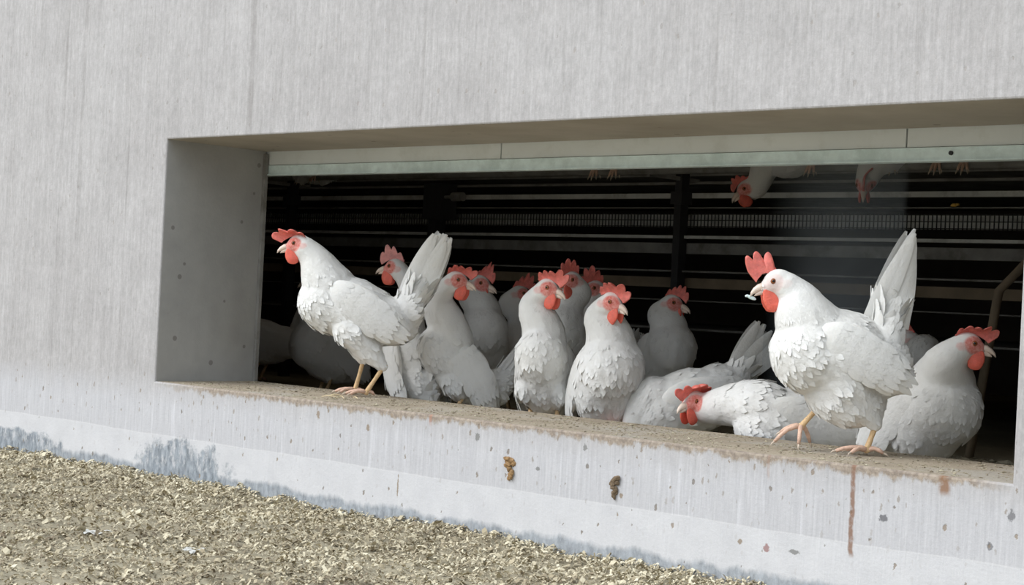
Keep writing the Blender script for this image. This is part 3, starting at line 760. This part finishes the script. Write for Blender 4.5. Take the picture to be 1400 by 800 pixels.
# --- hens deeper in the barn
dk = 'dim hens on the barn floor'
def dim(label, *a, **k):
    k.setdefault('fine', 1); k.setdefault('floor', FZ); k.setdefault('group', dk); return make_hen(label, *a, **k)
dim('shaded hen standing close behind the leftmost standing hen\'s legs', (-.44, 1.0, .060), 50, 34, (-.50, .98, .30), 80, kneck=(.09, .08), fat=1.1)
dim('dim hen half hidden by the left jamb, pale body low in the dark corner', (-1.04, 1.20, .07), 88, 10, (-1.2, 1.12, .2), 90, tail=(60, .16, .03, 10))
dim('shaded hen looking right behind the stretched-neck hen', (.425, .83, .13), -8, 50, (.440, .80, .312), -62, kneck=(.08, .07), fine=2)
dim('dim hen looking right, mostly hidden behind the slim hen\'s left shoulder', (.37, 1.06, .11), -150, 50, (.344, 1.08, .290), -85, kneck=(.08, .07))
dim('shaded hen looking left behind the slim hen\'s comb', (.815, .755, .15), 25, 52, (.853, .72, .330), 50, kneck=(.08, .07), fine=2, comb=dict(Hc=.032, flop=40, lean=25))
dim('dim hen whose head shows between the centre pair', (.700, 1.03, .13), 50, 50, (.705, 1.0, .314), 62, kneck=(.08, .07))
dim('dim brownish hen looking right, alone in the dark right of centre', (.915, 1.07, .11), -15, 50, (.948, 1.05, .283), -62, kneck=(.08, .07), comb=dict(Hc=.028, flop=30))
dim('barely visible hen in the dark behind the striding hen\'s tail', (1.63, 1.22, .08), 10, 40, (1.60, 1.20, .22), 130, kneck=(.08, .07))
pg = 'hens perched on the upper tier'
def perched(label, *a, **k):
    o = Vector((a[0][0], 1.395, .700)); lg = []
    for sd in (1, -1):
        ox = o.x+.04*sd; F0 = frame(fdir(a[1]), 0); inv = F0.transposed()
        W_ = lambda p: tuple(inv @ (Vector(p)-Vector((0, 0, 0))))
        lg.append(dict(o=(0, 0, 0), hock=W_((ox, 1.425, .748)), ankle=W_((ox, 1.398, .706)), toes=[W_((ox-.016, 1.378, .672)), W_((ox, 1.374, .668)), W_((ox+.016, 1.378, .672))], back=W_((ox, 1.416, .680))))
    return make_hen(label, *a, fine=1, floor=.703, group=pg, legs=lg, **k)
perched('dim hen leaning its head down from the upper tier, right of centre', (1.125, 1.42, .775), 80, -28, (.965, 1.36, .632), 80, -35, kneck=(.04, .04), comb=dict(Hc=.02))
perched('dim hen peering straight down from the upper tier above the striding hen', (1.385, 1.43, .79), 20, -35, (1.358, 1.36, .642), 15, -50, kneck=(.04, .03))
perched('hen on the upper tier whose yellow feet show at the top right', (1.60, 1.42, .86), 50, 20, (1.56, 1.36, 1.02), 60)
perched('hen on the upper tier whose yellow feet show at the top centre', (.40, 1.42, .86), 10, 20, (.43, 1.36, 1.02), -40)
perched('hen squatting on the upper tier at far left, belly showing under the strip', (-1.05, 1.42, .76), 0, 20, (-1.03, 1.38, .93), 40)

# --- downy feathers and straw
def down(x, y, label, seed):
    rng = np.random.default_rng(seed); V = []; F = []
    for i in range(16):
        a = rng.uniform(0, 6.28); d = Vector((math.cos(a), math.sin(a), .12)).normalized(); c = Vector((x+rng.normal(0, .012), y+rng.normal(0, .012), gz(x, y)+.008))
        leaf(V, F, c, d, Vector((0, 0, 1)), rng.uniform(.012, .022), .009, lift=.25, bend=-.55, rows=5)
    tag(link('down_feather', pyd('down_feather', V, F), M['down'], smooth=True), label, 'feather')
M['down'] = plain('downy_white', (.56, .56, .53), .8, var=.06)
down(.793, -.701, 'small tuft of whitish down on the litter at the far left', 1)
down(1.046, -.644, 'larger tuft of whitish down on the litter at the bottom left', 2)
def straw(pts, label):
    b = MB(); b.tube(pts, [.0009, .0012, .0010, .0006], 6); tag(b.obj('straw_stalk', M['straw'], smooth=True), label, 'straw', 'straw stalks by the left hen\'s feet')
M['straw'] = plain('dry_straw', (.72, .60, .38), .8)
for i, (x, y, a, l) in enumerate(((.60, .105, .3, .05), (.585, .135, 1.9, .04), (.62, .125, 2.7, .045), (.56, .16, .9, .035), (.645, .15, -.4, .04))):
    ca, sa = math.cos(a)*l, math.sin(a)*l
    straw([(x-ca*.5, y-sa*.5, .002), (x-ca*.15, y-sa*.15, .006), (x+ca*.2, y+sa*.2, .005), (x+ca*.5, y+sa*.5, .0015)], 'short dry straw stalk on the sill beside the left hen\'s feet')

# --- glint by the beak, modelled as a small pale cyan solid
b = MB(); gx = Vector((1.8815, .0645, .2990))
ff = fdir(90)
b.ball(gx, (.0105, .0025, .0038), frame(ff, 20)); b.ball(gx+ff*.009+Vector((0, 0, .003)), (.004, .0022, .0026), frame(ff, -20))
tag(b.obj('painted_glint', M['glint'], smooth=True), 'tiny bright cyan glinting scrap at the striding hen\'s beak', 'scrap')
